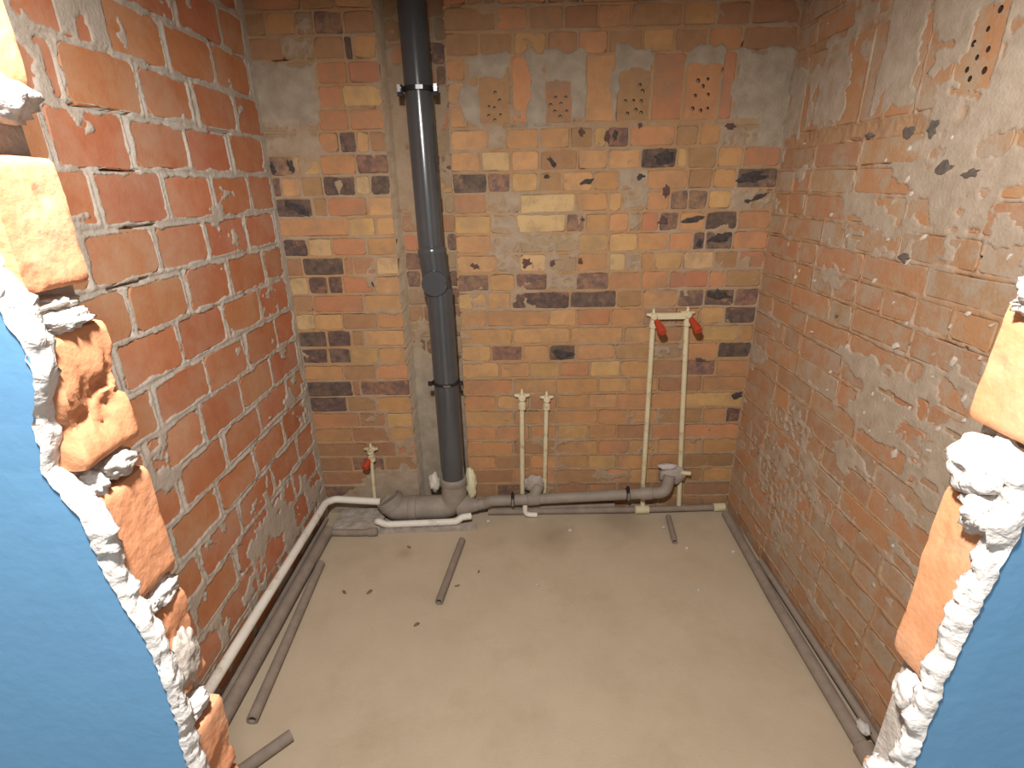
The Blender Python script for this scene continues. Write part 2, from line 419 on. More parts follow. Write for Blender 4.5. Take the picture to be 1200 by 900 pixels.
# ------------------------------------------------------------------ back wall
BACK = {0:'-951,-757,G -749,-616,G -608,-494,G -248,-41,G -33,163,B 171,371,G 379,516,B 524,661,B 669,876,B 884,999,B',
1:'-951,-789,P -781,-658,B -650,-494,G -248,-122,B -114,39,P 47,170,B 178,318,B 326,458,O 466,622,B 630,777,B 785,999,B',
2:'-951,-738,B -730,-601,G -593,-494,B -248,-38,B -30,161,O 169,365,B 373,506,O 514,648,O 656,858,B 866,999,O',
3:'-951,-803,B -795,-648,P -640,-494,B -248,-118,O -110,40,B 48,168,O 176,313,O 321,450,Y 458,610,O 618,762,O 770,999,B',
4:'-951,-720,B -712,-586,B -578,-494,R -248,-36,O -28,160,B 168,358,Y 366,497,O 505,636,O 644,841,Y 849,999,O',
5:'-951,-783,O -775,-612,B -604,-494,Y -248,-113,O -105,41,O 49,167,O 175,308,Y 316,441,O 449,598,B 606,747,O 755,999,O',
6:'-951,-741,O -733,-618,B -610,-494,Y -248,-33,Y -25,158,O 166,352,O 360,488,O 496,623,Y 631,824,B 832,930,O 938,999,K',
7:'-951,-786,K -778,-656,B -648,-494,O -248,-109,O -101,41,Y 49,165,O 173,303,O 311,433,Y 441,586,O 594,731,O 739,999,Y',
8:'-951,-753,K -745,-718,B -710,-494,P -248,-34,O -26,156,Y 164,346,O 354,478,Y 486,610,O 618,807,B 815,999,O',
9:'-951,-783,O -775,-637,B -629,-494,O -248,-89,Y -81,42,O 50,174,Y 182,305,O 313,440,Y 448,574,O 582,716,B 724,858,P 866,999,O',
10:'-951,-840,K -832,-737,K -729,-617,Y -609,-494,Y -248,-124,Y -116,13,P 21,126,Y 134,243,K 251,413,Y 421,568,B 576,708,G 716,854,O 862,999,K',
11:'-951,-833,K -825,-727,K -719,-673,B -665,-494,Y -248,-30,Y -22,216,Y 224,446,Y 454,577,Y 585,701,B 709,779,O 787,937,Y 945,999,O',
12:'-951,-875,T -867,-757,Y -749,-604,B -596,-494,O -248,-138,Y -130,127,O 135,243,Y 251,384,R 392,521,O 529,657,B 665,760,O 768,864,Y 872,999,K',
13:'-951,-870,B -862,-657,R -649,-494,O -248,-133,Y -125,-34,Y -26,212,K 220,408,K 416,513,B 521,663,Y 671,771,P 779,898,K 906,999,P',
14:'-951,-878,T -870,-796,K -788,-735,K -727,-606,R -598,-494,Y -248,-121,P -113,-15,Y -7,119,P 127,234,G 242,373,P 381,503,O 511,618,O 626,781,R 789,851,O 859,999,B',
15:'-951,-890,B -882,-719,K -711,-679,B -671,-587,B -579,-494,T -248,-91,Y -83,3,G 11,115,T 123,240,G 248,365,O 373,437,T 445,496,G 504,554,O 562,669,Y 677,797,T 805,893,B 901,999,R',
16:'-951,-857,K -849,-757,T -749,-617,R -609,-494,O -248,-111,Y -103,6,G 14,238,G 246,362,Y 370,478,Y 486,601,O 609,699,O 707,751,K 759,860,K 868,999,O',
17:'-951,-678,O -670,-570,Y -562,-494,Y -248,-109,Y -101,-8,G 0,190,T 198,265,P 273,358,O 366,441,O 449,488,G 496,559,R 567,638,P 646,739,O 747,870,K 878,999,O',
18:'-951,-812,K -804,-752,B -744,-595,R -587,-494,Y -248,-123,B -115,6,G 14,227,T 235,354,O 362,408,Y 416,499,G 507,596,O 604,667,P 675,742,P 750,835,Y 843,999,G',
19:'-951,-922,P -914,-848,Y -840,-760,B -752,-631,K -623,-574,T -566,-494,K -248,-118,K -110,-26,P -18,80,Y 88,171,B 179,293,Y 301,398,O 406,497,G 505,658,O 666,753,B 761,845,O 853,999,K',
20:'-951,-859,P -851,-763,Y -755,-620,O -612,-494,P -248,-140,Y -132,-26,T -18,85,Y 93,230,B 238,347,Y 355,470,Y 478,608,K 616,648,Y 656,760,B 768,860,O 868,999,R',
21:'-951,-755,G -747,-676,O -668,-611,K -603,-560,Y -552,-494,B -248,-103,Y -95,-45,G -37,83,O 91,199,Y 207,286,B 294,340,Y 348,423,P 431,596,O 604,685,B 693,765,O 773,999,G',
22:'-951,-745,G -737,-627,R -619,-494,R -248,-180,Y',
23:'-951,-733,G -725,-643,R -635,-494,Y -248,-182,Y',
24:'-951,-727,G -719,-613,R -605,-494,R -248,-184,O',
25:'-951,-837,B -829,-726,G -718,-616,B -608,-585,K -577,-494,O -248,-133,B -125,-11,B -3,111,O 119,220,B 228,329,O 337,449,B 457,564,O 572,684,B 692,805,O 813,999,B',
26:'-951,-884,B -876,-778,O -770,-714,G -706,-611,P -603,-494,B -248,-69,B -61,44,O 52,170,B 178,289,B 297,408,O 416,587,B 595,705,O 713,823,B 831,999,B',
27:'-951,-750,O -742,-631,B -623,-494,O -248,-171,R -163,-67,B -59,110,O 118,227,B 235,433,Y 441,550,R 558,754,O 762,999,B'}
Z0, CH = -.004, .0771
rects = []; bricks = []; gpatch = []
for k, s in BACK.items():
    for t in s.split():
        a, b, c = t.split(','); a = int(a)/1000; b = int(b)/1000
        z0 = Z0+CH*k+.005; z1 = z0+CH-.010
        bricks.append((a, b, z0, z1, c, k)); rects.append((a, b, z0, z1))
        if c == 'G': gpatch.append((a-.01, b+.01, z0-.004, z1+.004))
SZ0, SZ1 = 1.703, 1.926
soldiers = [(-.168, -.140, 'O', 0), (-.134, -.022, 'G', 1), (-.012, .058, 'O', 0), (.066, .106, 'R', 0), (.112, .206, 'B', 1), (.214, .252, 'B', 0),
            (.258, .364, 'O', 0), (.374, .494, 'B', 1), (.502, .612, 'R', 0), (.622, .744, 'O', 1), (.752, .796, 'R', 0), (.804, .990, 'G', 0)]
for a, b, c, p in soldiers: rects.append((a, b, SZ0+.004, SZ1-.004))
CHX0, CHX1, CHD = -.489, -.253, .125

def back_smear(U, Z, n1, n2, n3):
    sm = sst(.63, .68, n1*.62+n3*.38+.03*np.clip((.45-Z)/.45, 0, 1))*.95
    cem = sst(.4, .62, n3)*.45+.1
    for g in gpatch: 
        p = patch(U, Z, n1, *g, rag=.07)*sst(.34, .46, n2*.5+n3*.5)
        sm = np.maximum(sm, p); cem = np.maximum(cem, p*.75)
    big = [(-.97, -.725, 1.715, 1.92), (.04, .115, 1.69, 1.93), (.10, .25, 1.83, 1.95), (-.175, -.02, 1.85, 1.93), (-.21, -.13, 1.70, 1.84), (.20, .255, 1.71, 1.93), (.36, .50, 1.855, 1.955),
           (.34, .385, 1.70, 1.88), (.60, .76, 1.875, 1.95), (.79, 1.01, 1.70, 1.93), (.90, 1.02, 1.60, 1.94)]
    for g in big:
        p = patch(U, Z, n1, *g, rag=.06); sm = np.maximum(sm, p); cem = np.maximum(cem, p)
    low = sst(.12, .0, Z+.08*(n3-.5))*.9
    sm = np.maximum(sm, low*sst(.35, .5, n1)); cem = np.maximum(cem, low*.7)
    lc = sst(.42, .2, Z+.2*(n1-.5)+.55*np.abs(U+.57))     # old cement around the foot of the stack
    sm = np.maximum(sm, lc); cem = np.maximum(cem, lc*.9)
    sm = np.where((U > -.13) & (U < -.02) & (Z > SZ0+.01) & (Z < 1.845), 0, sm)
    for a, b in ((.112, .206), (.374, .494), (.622, .744)):
        sm = np.where((U > a+.008) & (U < b-.008) & (Z > SZ0+.015) & (Z < 1.84), 0, sm)
    return sm, cem
def back_shape(U, Z, h, cem, n1, n2, n3):
    wob = .0015*(n1-.5)
    inside = (U+wob > CHX0) & (U+wob < CHX1)
    hin = -CHD+.003*(n2-.5)+.008*sst(.52, .6, n3*.6+n1*.4+.9*np.clip(.85-Z, 0, .6))
    h = np.where(inside, hin, h)
    edge = np.exp(-((U-CHX0)/.022)**2)                  # cement dressed along the left lip
    cem = np.where(inside, .55+.45*sst(.9, .6, Z), np.maximum(cem, edge*.6))
    return h, cem
bcr = [(-.21, 2.075, .026, .006, .03, .18), (-.235, 1.993, .016, .005, .03, 0), (.0, 1.699, .045, .004, .03, 0), (.1, 1.70, .03, .004, .03, 0),
       (-.24, 1.83, .012, .005, .03, 0), (-.84, 1.932, .04, .005, .03, .1), (-.545, 1.768, .03, .004, .03, 0), (.82, 1.945, .018, .006, .03, 0), (.87, 1.936, .012, .008, .03, .5),
       (-.02, 1.80, .003, .028, .03, 0), (.73, 1.862, .03, .004, .03, .3)]
wb = mortar_field('wall_back', (0, D, 0), 0, XL-.06, XR+.06, 2.3, rects, M_MORT_B, .003, .006, -.0025, back_smear, back_shape, 1, bcr)
stuff = MB()
for i, (a, b, z0, z1, c, k) in enumerate(bricks):
    deep = .118 if (abs(b+.494) < .004 or abs(a+.248) < .004) else .03
    dz = rnd.uniform(-.002, .002)
    put_brick(wb, a, b, z0+dz, z1+dz, BR[c], i, deep, rnd.uniform(-.001, .0018), jit=.003)
hl = {1: [(.004, .105), (.02, .08), (.0, .055), (-.022, .03), (.022, .032), (.0, .015), (-.02, .06)],
      4: [(-.012, .085), (.008, .065), (.026, .085), (.006, .022), (-.014, .04), (.03, .04), (-.03, .06)],
      7: [(.02, .12), (.03, .10), (-.02, .028), (.0, .07), (.028, .068), (.01, .04), (-.03, .07), (.03, .03)],
      9: [(-.02, .13), (.015, .135), (.0, .112), (-.025, .082), (.022, .085), (-.03, .04), (.0, .033), (.025, .04)]}
for i, (a, b, c, p) in enumerate(soldiers):
    if p:
        hh = (SZ1-SZ0)/2
        perforated_brick(wb, a, b, SZ0+.004, SZ1-.004, BR['O'] if c == 'O' else BR['B'], 900+i, [(x, z-hh) for x, z in hl[i]], .001)
    else: put_brick(wb, a, b, SZ0+.004, SZ1-.004, BR[c], 900+i, .03, 0, 'soldier_brick')
# bricks at the back of the chase
for k in range(7, 28):
    for (a, b) in ([(-.484, -.372), (-.362, -.262)] if k % 2 else [(-.484, -.43), (-.42, -.31), (-.30, -.262)]):
        c = rnd.choice('OBBBGRPP') if k > 14 else rnd.choice('PPPBG')
        put_brick(wb, a, b, Z0+CH*k+.005, Z0+CH*(k+1)-.005, BR[c], 2000+k*5+int(a*100), .03, -CHD+.0035, 'chase_brick')
# flat dark flakes on the faces: charred brick, and gash shade put in as colour
def char_shade(wall, u, z, su, sz, ang, seed, mm=None, out=.0035):
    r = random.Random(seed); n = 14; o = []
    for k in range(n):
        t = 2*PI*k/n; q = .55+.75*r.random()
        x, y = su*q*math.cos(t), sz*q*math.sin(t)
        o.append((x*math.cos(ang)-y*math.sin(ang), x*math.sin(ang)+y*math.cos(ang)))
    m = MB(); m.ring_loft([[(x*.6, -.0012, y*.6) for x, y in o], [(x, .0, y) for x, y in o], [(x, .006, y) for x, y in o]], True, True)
    me = bpy.data.meshes.new('char_shade_spot'); me.from_pydata(m.v, [], m.f); me.materials.append(mm or M_CHAR_SHADE)
    new_obj('char_shade_spot', me, wall, (u, -out, z))
MPUR = mat('char_shade_purple', lin(84, 62, 58), lin(104, 78, 70), 60, .85, .4, 150)
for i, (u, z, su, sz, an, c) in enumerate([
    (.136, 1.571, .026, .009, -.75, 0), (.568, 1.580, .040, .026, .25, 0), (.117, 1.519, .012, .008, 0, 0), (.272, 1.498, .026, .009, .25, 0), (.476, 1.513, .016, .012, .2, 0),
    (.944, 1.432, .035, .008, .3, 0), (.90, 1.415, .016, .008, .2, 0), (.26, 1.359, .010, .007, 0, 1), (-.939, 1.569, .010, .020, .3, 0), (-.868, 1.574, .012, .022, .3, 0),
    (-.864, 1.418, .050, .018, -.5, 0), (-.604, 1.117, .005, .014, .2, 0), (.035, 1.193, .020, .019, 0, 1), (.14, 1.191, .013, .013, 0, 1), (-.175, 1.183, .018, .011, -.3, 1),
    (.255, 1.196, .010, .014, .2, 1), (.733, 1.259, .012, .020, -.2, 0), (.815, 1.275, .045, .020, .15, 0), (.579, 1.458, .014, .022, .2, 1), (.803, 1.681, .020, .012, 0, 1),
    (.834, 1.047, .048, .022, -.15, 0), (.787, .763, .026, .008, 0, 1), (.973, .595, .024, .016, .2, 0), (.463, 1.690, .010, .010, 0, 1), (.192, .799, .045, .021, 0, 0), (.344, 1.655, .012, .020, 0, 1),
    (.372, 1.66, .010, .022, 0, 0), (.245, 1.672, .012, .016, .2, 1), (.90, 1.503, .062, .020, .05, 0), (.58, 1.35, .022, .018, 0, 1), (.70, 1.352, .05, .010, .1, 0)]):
    char_shade(wb, u, z, su, sz, an, 50+i, MPUR if c else None)

# ------------------------------------------------------------------ left wall: bricks laid on edge
LC0, LCH = .008, .128
rects = []; lb = []
for k in range(0, 18):
    off = 1.25 if k % 2 else 1.165
    u = off-.2425*4
    while u < D+.02:
        a, b = u+.006, u+.2425-.006
        if a < D-.02 and b > .43:
            a2, b2 = max(a, .43), min(b, D-.004)
            if b2-a2 > .03: lb.append((a2, b2, LC0+LCH*k+.006, LC0+LCH*(k+1)-.006))
        u += .2425
r2 = random.Random(3)
lb = [(a+r2.uniform(-.008, .008), b+r2.uniform(-.008, .008), c+r2.uniform(-.003, .003), d+r2.uniform(-.003, .003)) for a, b, c, d in lb]
def left_smear(U, Z, n1, n2, n3):
    sm = sst(.66, .70, n1*.55+n3*.45)
    corner = sst(.055, .02, np.abs(D-U)+.07*(n1-.5))*.98
    lowfar = sst(.60, .66, n1*.5+n3*.5+.16*np.clip((.75-Z)/.75, 0, 1)*np.clip((U-1.2)/.9, 0, 1))
    sm = np.maximum(np.maximum(sm, corner), lowfar)
    for g in ((1.36, 1.44, 1.80, 1.96), (1.27, 1.34, 1.80, 1.93)): sm = np.maximum(sm, patch(U, Z, n1, *g, rag=.02))
    return sm, sst(.45, .6, n3)*.6
lcr = [(1.34, 1.675, .10, .004, .03, 0), (1.35, 1.546, .07, .004, .03, 0), (1.36, 1.414, .07, .004, .03, .03), (1.85, 1.672, .08, .003, .03, 0), (1.27, 1.286, .08, .003, .02, .05), (1.05, 1.672, .09, .004, .03, 0)]
wl = mortar_field('wall_left', (XL, 0, 0), PI/2, .30, D+.14, 2.3, lb, M_MORT_L, .0065, .013, -.002, left_smear, None, 4, lcr, .0045)
for i, (a, b, c, d) in enumerate(lb):
    put_brick(wl, a, b, c, d, MB_LEFT, 3000+i, .04, r2.uniform(0, .003), jit=.004, rc=.018)

# ------------------------------------------------------------------ right wall: flat courses under thin cement smears
rects = []; rb = []; r3 = random.Random(12)
ZR0 = -.018
for k in range(0, 29):
    z0 = ZR0+CH*k+.005; z1 = z0+CH-.010
    if 1.62 < (z0+z1)/2 < 1.88: continue
    u = -D+.004-(.12 if k % 2 else 0)
    while u < -.43:
        wd = .252 if r3.random() < (.82 if k % 3 else .35) else .122
        a, b = max(u, -D+.004), min(u+wd-.008, -.43)
        if b-a > .03 and z1 > .01:
            far = (-u-.6)/1.5
            c = r3.choice('OOBBD' if far > .55 else 'OBDDB'); rb.append((a, b, max(z0, .006), z1, c, 'brick'))
        u += wd
u = -D+.004; j = 0
while u < -.43:
    wd = (.11, .125, .10, .12)[j % 4]
    rb.append((u+.004, min(u+wd, -.432)-.004, 1.645, 1.885, 'O' if j % 2 else 'B', 'soldier_brick' if j != 7 else 'perf')); u += wd; j += 1
def right_smear(U, Z, n1, n2, n3):
    Y = -U
    v = n1*.5+n3*.5
    bias = .10*sst(1.75, 1.15, Y+.12*(n3-.5))*sst(.55, .95, Z)+.035
    streak = fbm(U*.5+Z*.35, Z*1.6, 9, 31, 5)
    sm = sst(.575, .635, .62*v+.38*streak+bias*.8)
    cem = sst(.50, .68, v*.6+streak*.4+bias)*.95
    for g in ((1.97, 2.17, 1.63, 1.86), (1.79, 1.985, 1.645, 1.92), (1.50, 1.66, 1.66, 1.95), (1.36, 1.47, 1.72, 1.97), (.95, 1.24, 1.56, 1.99), (1.30, 1.37, 1.80, 1.99)):
        p = patch(U, Z, n1, -g[1], -g[0], g[2], g[3], rag=.09); sm = np.maximum(sm, p); cem = np.maximum(cem, p)
    lo = sst(.5, .2, np.abs(Y-1.75)+np.abs(Z-.45)*.9+.3*(n1-.5))*sst(.44, .52, n2)
    sm = np.maximum(sm, lo); cem = np.maximum(cem, lo*.9)
    for g in ((2.02, 2.06, 1.63, 1.80), (1.26, 1.35, 1.67, 1.83), (1.67, 1.72, 1.66, 1.95)):
        sm = np.where(patch(U, Z, n1, -g[1], -g[0], g[2], g[3], rag=.03) > .5, 0, sm)
    return sm, cem
rcr = [(-1.30, .945, .07, .005, .03, .0), (-1.09, .94, .03, .005, .03, 0), (-1.40, 1.092, .06, .004, .03, 0), (-1.27, 1.093, .03, .004, .03, 0), (-1.256, 1.252, .03, .004, .03, 0),
       (-1.496, 1.256, .04, .004, .03, 0), (-1.33, 1.668, .05, .004, .03, -.25), (-1.131, 1.121, .008, .016, .03, 0), (-1.43, 1.78, .035, .004, .03, -.1), (-1.72, 1.60, .03, .003, .03, 0),
       (-1.6, 1.33, .035, .003, .03, 0), (-1.8, 1.41, .03, .003, .03, 0), (-1.9, 1.255, .03, .003, .03, 0), (-1.15, 1.33, .03, .003, .03, 0)]
wr = mortar_field('wall_right', (XR, 0, 0), -PI/2, -D-.14, -.30, 2.3, [q[:4] for q in rb], M_MORT_R, .003, .007, -.001, right_smear, None, 8, rcr, .0022)
for i, (a, b, c, d, cc, nm) in enumerate(rb):
    if nm == 'perf':
        hh = (d-c)/2
        perforated_brick(wr, a, b, c, d, MB_RIGHT['O'], 4000+i, [(x, z-hh) for x, z in ((.01, .14), (.03, .17), (-.02, .12), (.0, .09), (.025, .10), (.03, .06), (-.02, .07), (-.005, .05))])
    else: put_brick(wr, a, b, c, d, MB_RIGHT[cc], 4000+i, .03, r3.uniform(-.001, .0015), nm, jit=.003)
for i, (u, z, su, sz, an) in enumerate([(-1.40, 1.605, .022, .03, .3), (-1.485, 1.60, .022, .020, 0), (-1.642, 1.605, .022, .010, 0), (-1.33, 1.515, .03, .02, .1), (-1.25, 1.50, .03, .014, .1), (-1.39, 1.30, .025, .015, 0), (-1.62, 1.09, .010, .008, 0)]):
    char_shade(wr, u, z, su*.8, sz*.7, an, 150+i, M_DARK_MARK)
# white plaster flecks spattered on the right wall
fm = MB(); r4 = random.Random(21)
for i in range(300):
    y = r4.uniform(.75, 2.05); z = r4.uniform(.5, 1.62)
    dens = max(0, 1-abs(z-1.15)/.62)*max(.12, 1-(y-.75)/1.3)
    if r4.random() > dens: continue
    L_ = r4.uniform(.004, .011)*(1.5 if r4.random() < .12 else 1); W_ = L_*r4.uniform(.3, .7); an = r4.uniform(.2, 1.3); n = 7
    o = []
    for k in range(n):
        t = 2*PI*k/n; q = .7+.6*r4.random(); a, b = L_*q*math.cos(t), W_*q*math.sin(t)
        o.append((a*math.cos(an)-b*math.sin(an), a*math.sin(an)+b*math.cos(an)))
    fm.ring_loft([[(-y+a*.55, -.0045, z+b*.55) for a, b in o], [(-y+a, -.0030, z+b) for a, b in o], [(-y+a, .006, z+b) for a, b in o]], True, True)
me = bpy.data.meshes.new('plaster_flecks'); me.from_pydata(fm.v, [], fm.f); me.materials.append(M_FLECK)
tag(new_obj('plaster_flecks', me, wr), kind='stuff')
# ------------------------------------------------------------------ front wall: knocked-through opening
FY0, FY1, FYB = .344, .356, .420            # plaster face, brick face, inner face
HXL, HXR, HZT = -.345, .392, 2.010
m = MB()
m.box(((-1.3+HXL-.012)/2, (FY1+FYB)/2, 1.3), (HXL-.012+1.3, FYB-FY1-.006, 2.6))
m.box(((1.3+HXR+.012)/2, (FY1+FYB)/2, 1.3), (1.3-HXR-.012, FYB-FY1-.006, 2.6))
m.box(((HXL+HXR)/2, (FY0+FYB)/2, (HZT+2.6)/2), (HXR-HXL+.03, FYB-FY0-.006, 2.6-HZT))
wf = m.build('wall_front', M_LUMPG); wf['kind'] = 'structure'

EL = [(0, -0.3307), (.9, -0.3266), (.992, -0.3286), (1.038, -0.3235), (1.132, -0.3256), (1.189, -0.3389), (1.264, -0.3461), (1.302, -0.3615), (1.345, -0.3492), (1.382, -0.3389), (1.436, -0.3471), (1.50, -0.3615), (1.56, -0.3697), (1.7, -0.3615), (2.6, -0.3594)]
ER = [(0, 0.3718), (.976, 0.3728), (1.056, 0.3718), (1.145, 0.3759), (1.207, 0.3820), (1.255, 0.3892), (1.32, 0.3985), (1.42, 0.4005), (2.6, 0.4026)]
WL = [(0, .004), (1.0, .004), (1.13, .004), (1.19, .005), (1.24, .010), (1.275, .008), (1.30, .002), (1.36, .002), (1.40, .009), (1.44, .009), (1.47, .004), (2.6, .004)]
WR = [(0, .010), (1.0, .010), (1.06, .008), (1.12, .006), (1.2, .009), (1.25, .020), (1.28, .016), (1.31, .005), (2.6, .006)]
def interp(T, z): return float(np.interp(z, [t[0] for t in T], [t[1] for t in T]))
def plaster(side, E, W, seed):
    zs = [i*.0045 for i in range(int(2.6/.0045)+1)]
    sg = 1 if side == 'L' else -1               # +1: the opening lies towards +X
    far = -1.3 if side == 'L' else 1.3
    p = MB(); b = MB(); n = 9; rp = []; rb = []
    for z in zs:
        e = interp(E, z)+.003*frac((z*30, 0, 0), 1, seed)+.0014*frac((z*140, 1, 0), 1, seed)
        wd = interp(W, z)*(1+.35*frac((z*26, 5, 0), 1, seed))
        e2 = e-sg*.003
        rp.append([(far, FY0, z), (e2-sg*.03, FY0, z), (e2, FY0+.0006, z), (e2-sg*.004, FY1, z), (far, FY1, z)])
        r = []
        for k in range(n):
            t = k/(n-1)
            x = e+sg*(-.0035+(wd+.003)*math.sin(min(t*1.5, 1)*PI/2)*(1 if t < .67 else 1-.5*(t-.67)))
            y = FY0-.0006+(FY1+.004-FY0)*t**1.3
            q = Vector((x, y, z))
            am = min(.006, .0018+wd*.4)*min(1, t*5+.15)
            x += am*frac(q, 75, seed, 4)+.002*frac(q, 260, seed+2, 2); y += am*.7*frac(q, 75, seed+5, 4); z2 = z+am*.6*frac(q, 75, seed+8, 3)
            r.append((x, max(y, FY0-.0015), z2))
        r.append((e-sg*.02, FY1+.002, z))
        rb.append(r)
    for rings, M in ((rp, p), (rb, b)):
        nn = len(rings[0]); base = 0
        for r in rings: M.v += r
        for i in range(len(rings)-1):
            for j in range(nn-1):
                a = i*nn+j; M.f.append((a, a+1, a+1+nn, a+nn))
        if M is p:
            for i in range(len(rings)-1): a = i*nn+nn-1; M.f.append((a, a-nn+1, a+1, a+nn))
    po = p.build('painted_plaster', M_BLUE, wf)
    bo = b.build('broken_plaster_edge', M_LUMP, po)
    bo.data.polygons.foreach_set('use_smooth', [True]*len(bo.data.polygons))
plaster('L', EL, WL, 3)
plaster('R', ER, WR, 11)

def edge_brick(x, sg, z0, z1, seed, chips=(), dx=0, tilt=0, mm=MB_FRONT, amp=.0012, name='brick'):
    L_ = .20
    me = block_mesh(name, (L_, FYB-FY1-.001, z1-z0), seed, 22, amp, 34, mm, 30, [(sg*(L_/2+c[0]), c[1], c[2], c[3], c[4]) for c in chips])
    me.polygons.foreach_set('use_smooth', [True]*len(me.polygons))
    o = new_obj(name, me, wf, (x-sg*L_/2+dx, (FY1+FYB)/2, (z0+z1)/2), (0, tilt, 0))
    es = o.modifiers.new('split', 'EDGE_SPLIT'); es.split_angle = math.radians(38); return o
# left jamb, bricks from top to bottom
edge_brick(HXL, 1, 1.86, 1.98, 1); edge_brick(HXL, 1, 1.725, 1.84, 2)
edge_brick(HXL+.003, 1, 1.567, 1.70, 3)
edge_brick(HXL+.004, 1, 1.432, 1.524, 4, [(0, .01, .02, .008, .003), (0, -.02, -.035, .01, .003)])
edge_brick(HXL+.006, 1, 1.294, 1.402, 5, [(0, .0, -.012, .03, .008), (0, .028, .01, .02, .006), (0, -.03, -.02, .02, .004)], amp=.0016)
edge_brick(HXL+.003, 1, 1.153, 1.266, 6)
edge_brick(HXL+.002, 1, 1.014, 1.126, 7, [(0, .0, -.01, .05, .004)], amp=.003)
edge_brick(HXL+.006, 1, .872, .978, 8, [(0, .01, -.02, .03, .005)], tilt=.04)
for i in range(6): edge_brick(HXL+.003, 1, .87-.135*(i+1)+.008, .87-.135*i-.01, 20+i)
# right jamb
edge_brick(HXR-.002, -1, 1.70, 1.82, 31); edge_brick(HXR-.002, -1, 1.565, 1.68, 32)
edge_brick(HXR+.006, -1, 1.435, 1.535, 33, tilt=.05)
edge_brick(HXR-.002, -1, 1.298, 1.404, 34, [(0, -.01, .055, .03, .012), (0, .02, .0, .008, .002)], tilt=.04)
edge_brick(HXR-.004, -1, 1.034, 1.236, 35, [(0, .0, .05, .008, .003), (0, .015, .055, .006, .003)], amp=.0016)
edge_brick(HXR+.014, -1, .89, .992, 36, tilt=-.05)
for i in range(6): edge_brick(HXR+.004, -1, .88-.135*(i+1)+.008, .88-.135*i-.01, 40+i)
# mortar lumps left in the joints of the jambs
def jamb_lump(c, d, seed, mm=M_LUMP, amp=.35, fine=.13):
    me = rock_mesh('mortar_lump', d, seed, 4, amp, 1.7, mm, fine); me.polygons.foreach_set('use_smooth', [True]*len(me.polygons))
    return new_obj('mortar_lump', me, wf, c)
jamb_lump((HXL-.012, .388, 1.562), (.022, .034, .022), 1)
jamb_lump((HXL-.016, .372, 1.714), (.02, .03, .014), 12)
jamb_lump((HXL-.010, .384, 1.408), (.020, .030, .010), 2)
jamb_lump((HXL-.020, .388, 1.420), (.02, .03, .008), 21, M_LUMPG)
jamb_lump((HXL-.008, .392, 1.281), (.018, .020, .013), 3, M_LUMPG, .2, .15)
jamb_lump((HXL-.014, .370, 1.274), (.018, .016, .014), 4)
jamb_lump((HXL-.006, .394, 1.136), (.012, .024, .012), 5)
jamb_lump((HXL-.010, .372, 1.139), (.016, .018, .010), 6)
jamb_lump((HXL-.004, .396, 1.052), (.0105, .022, .034), 7, M_LUMPG, .2, .12)
jamb_lump((HXL-.008, .382, .994), (.018, .028, .014), 8)
jamb_lump((HXR+.010, .388, 1.268), (.030, .034, .030), 9)
jamb_lump((HXR+.004, .372, 1.236), (.026, .020, .022), 10)
jamb_lump((HXR+.016, .390, 1.412), (.026, .030, .018), 11)
jamb_lump((HXR+.008, .388, 1.008), (.020, .020, .025), 13, M_LUMP, .18, .06)
jamb_lump((HXR+.018, .380, .985), (.018, .022, .020), 14, M_LUMPG)
jamb_lump((HXR+.006, .382, .882), (.02, .026, .012), 15)

# ------------------------------------------------------------------ soil stack
sp = thing('soil_pipe', 'tall dark grey plastic soil pipe standing in the wall chase', 'pipe', (-.318, 2.14, 0))
m = MB(); m.tube([(-.366, 2.212, 2.6), (-.362, 2.205, 2.08), (-.350, 2.175, 1.245)], .0515, 32); m.build('upper_pipe', M_PVC, sp, True)
m = MB(); m.tube([(-.3255, 2.155, 1.10), (-.318, 2.142, .16)], .0545, 32); m.build('lower_pipe', M_PVC, sp, True)
# inspection coupling with its round cap
m = MB(); m.tube([(-.3475, 2.172, 1.262), (-.347, 2.171, 1.255), (-.346, 2.170, 1.232), (-.345, 2.169, 1.228), (-.334, 2.160, 1.10), (-.333, 2.159, 1.075), (-.333, 2.159, 1.068)],
    [.052, .0585, .0585, .056, .056, .0575, .054], 32); cp = m.build('inspection_coupling', M_PVC, sp, True)
dirc = Vector((.05, -1, -.02)).normalized(); c0 = Vector((-.338, 2.150, 1.128))
m = MB(); m.tube([c0, c0+dirc*.040], .047, 32); m.build('cap_neck', M_PVC, cp, True)
m = MB(); m.tube([c0+dirc*.034, c0+dirc*.036, c0+dirc*.054, c0+dirc*.058, c0+dirc*.058, c0+dirc*.0565], [.047, .0515, .0515, .049, .044, .0425], 32)
m.build('inspection_cap', M_PVC, cp, True)
def ring_clamp(c, r, wdt, parent, ears=True, band=M_BLACK):
    c = Vector(c); m = MB(); n = 32; rings = []
    for q, z in ((r, -wdt/2), (r+.004, -wdt/2), (r+.004, wdt/2), (r, wdt/2)):
        rings.append([c+Vector((math.cos(2*PI*k/n)*q, math.sin(2*PI*k/n)*q, z)) for k in range(n)])
    m.ring_loft(rings, False, False)
    k = m.build('pipe_clamp', band, parent)
    if ears:
        for s in (-1, 1):
            e = MB(); e.box(c+Vector((s*(r+.012), -.022, -.006)), (.020, .012, wdt+.022)); e.build('clamp_ear', M_BLACK, k)
            e = MB(); p = c+Vector((s*(r+.013), -.028, .002)); e.tube([p, p+Vector((0, -.008, 0))], .0075, 6); e.box(p+Vector((0, -.006, -.002)), (.012, .01, .024))
            e.build('clamp_bolt', M_STEEL, k)
        e = MB(); e.box(c+Vector((.012, -r-.0045, 0)), (.026, .006, .014)); e.build('clamp_plate', M_STEEL, k)
    return k
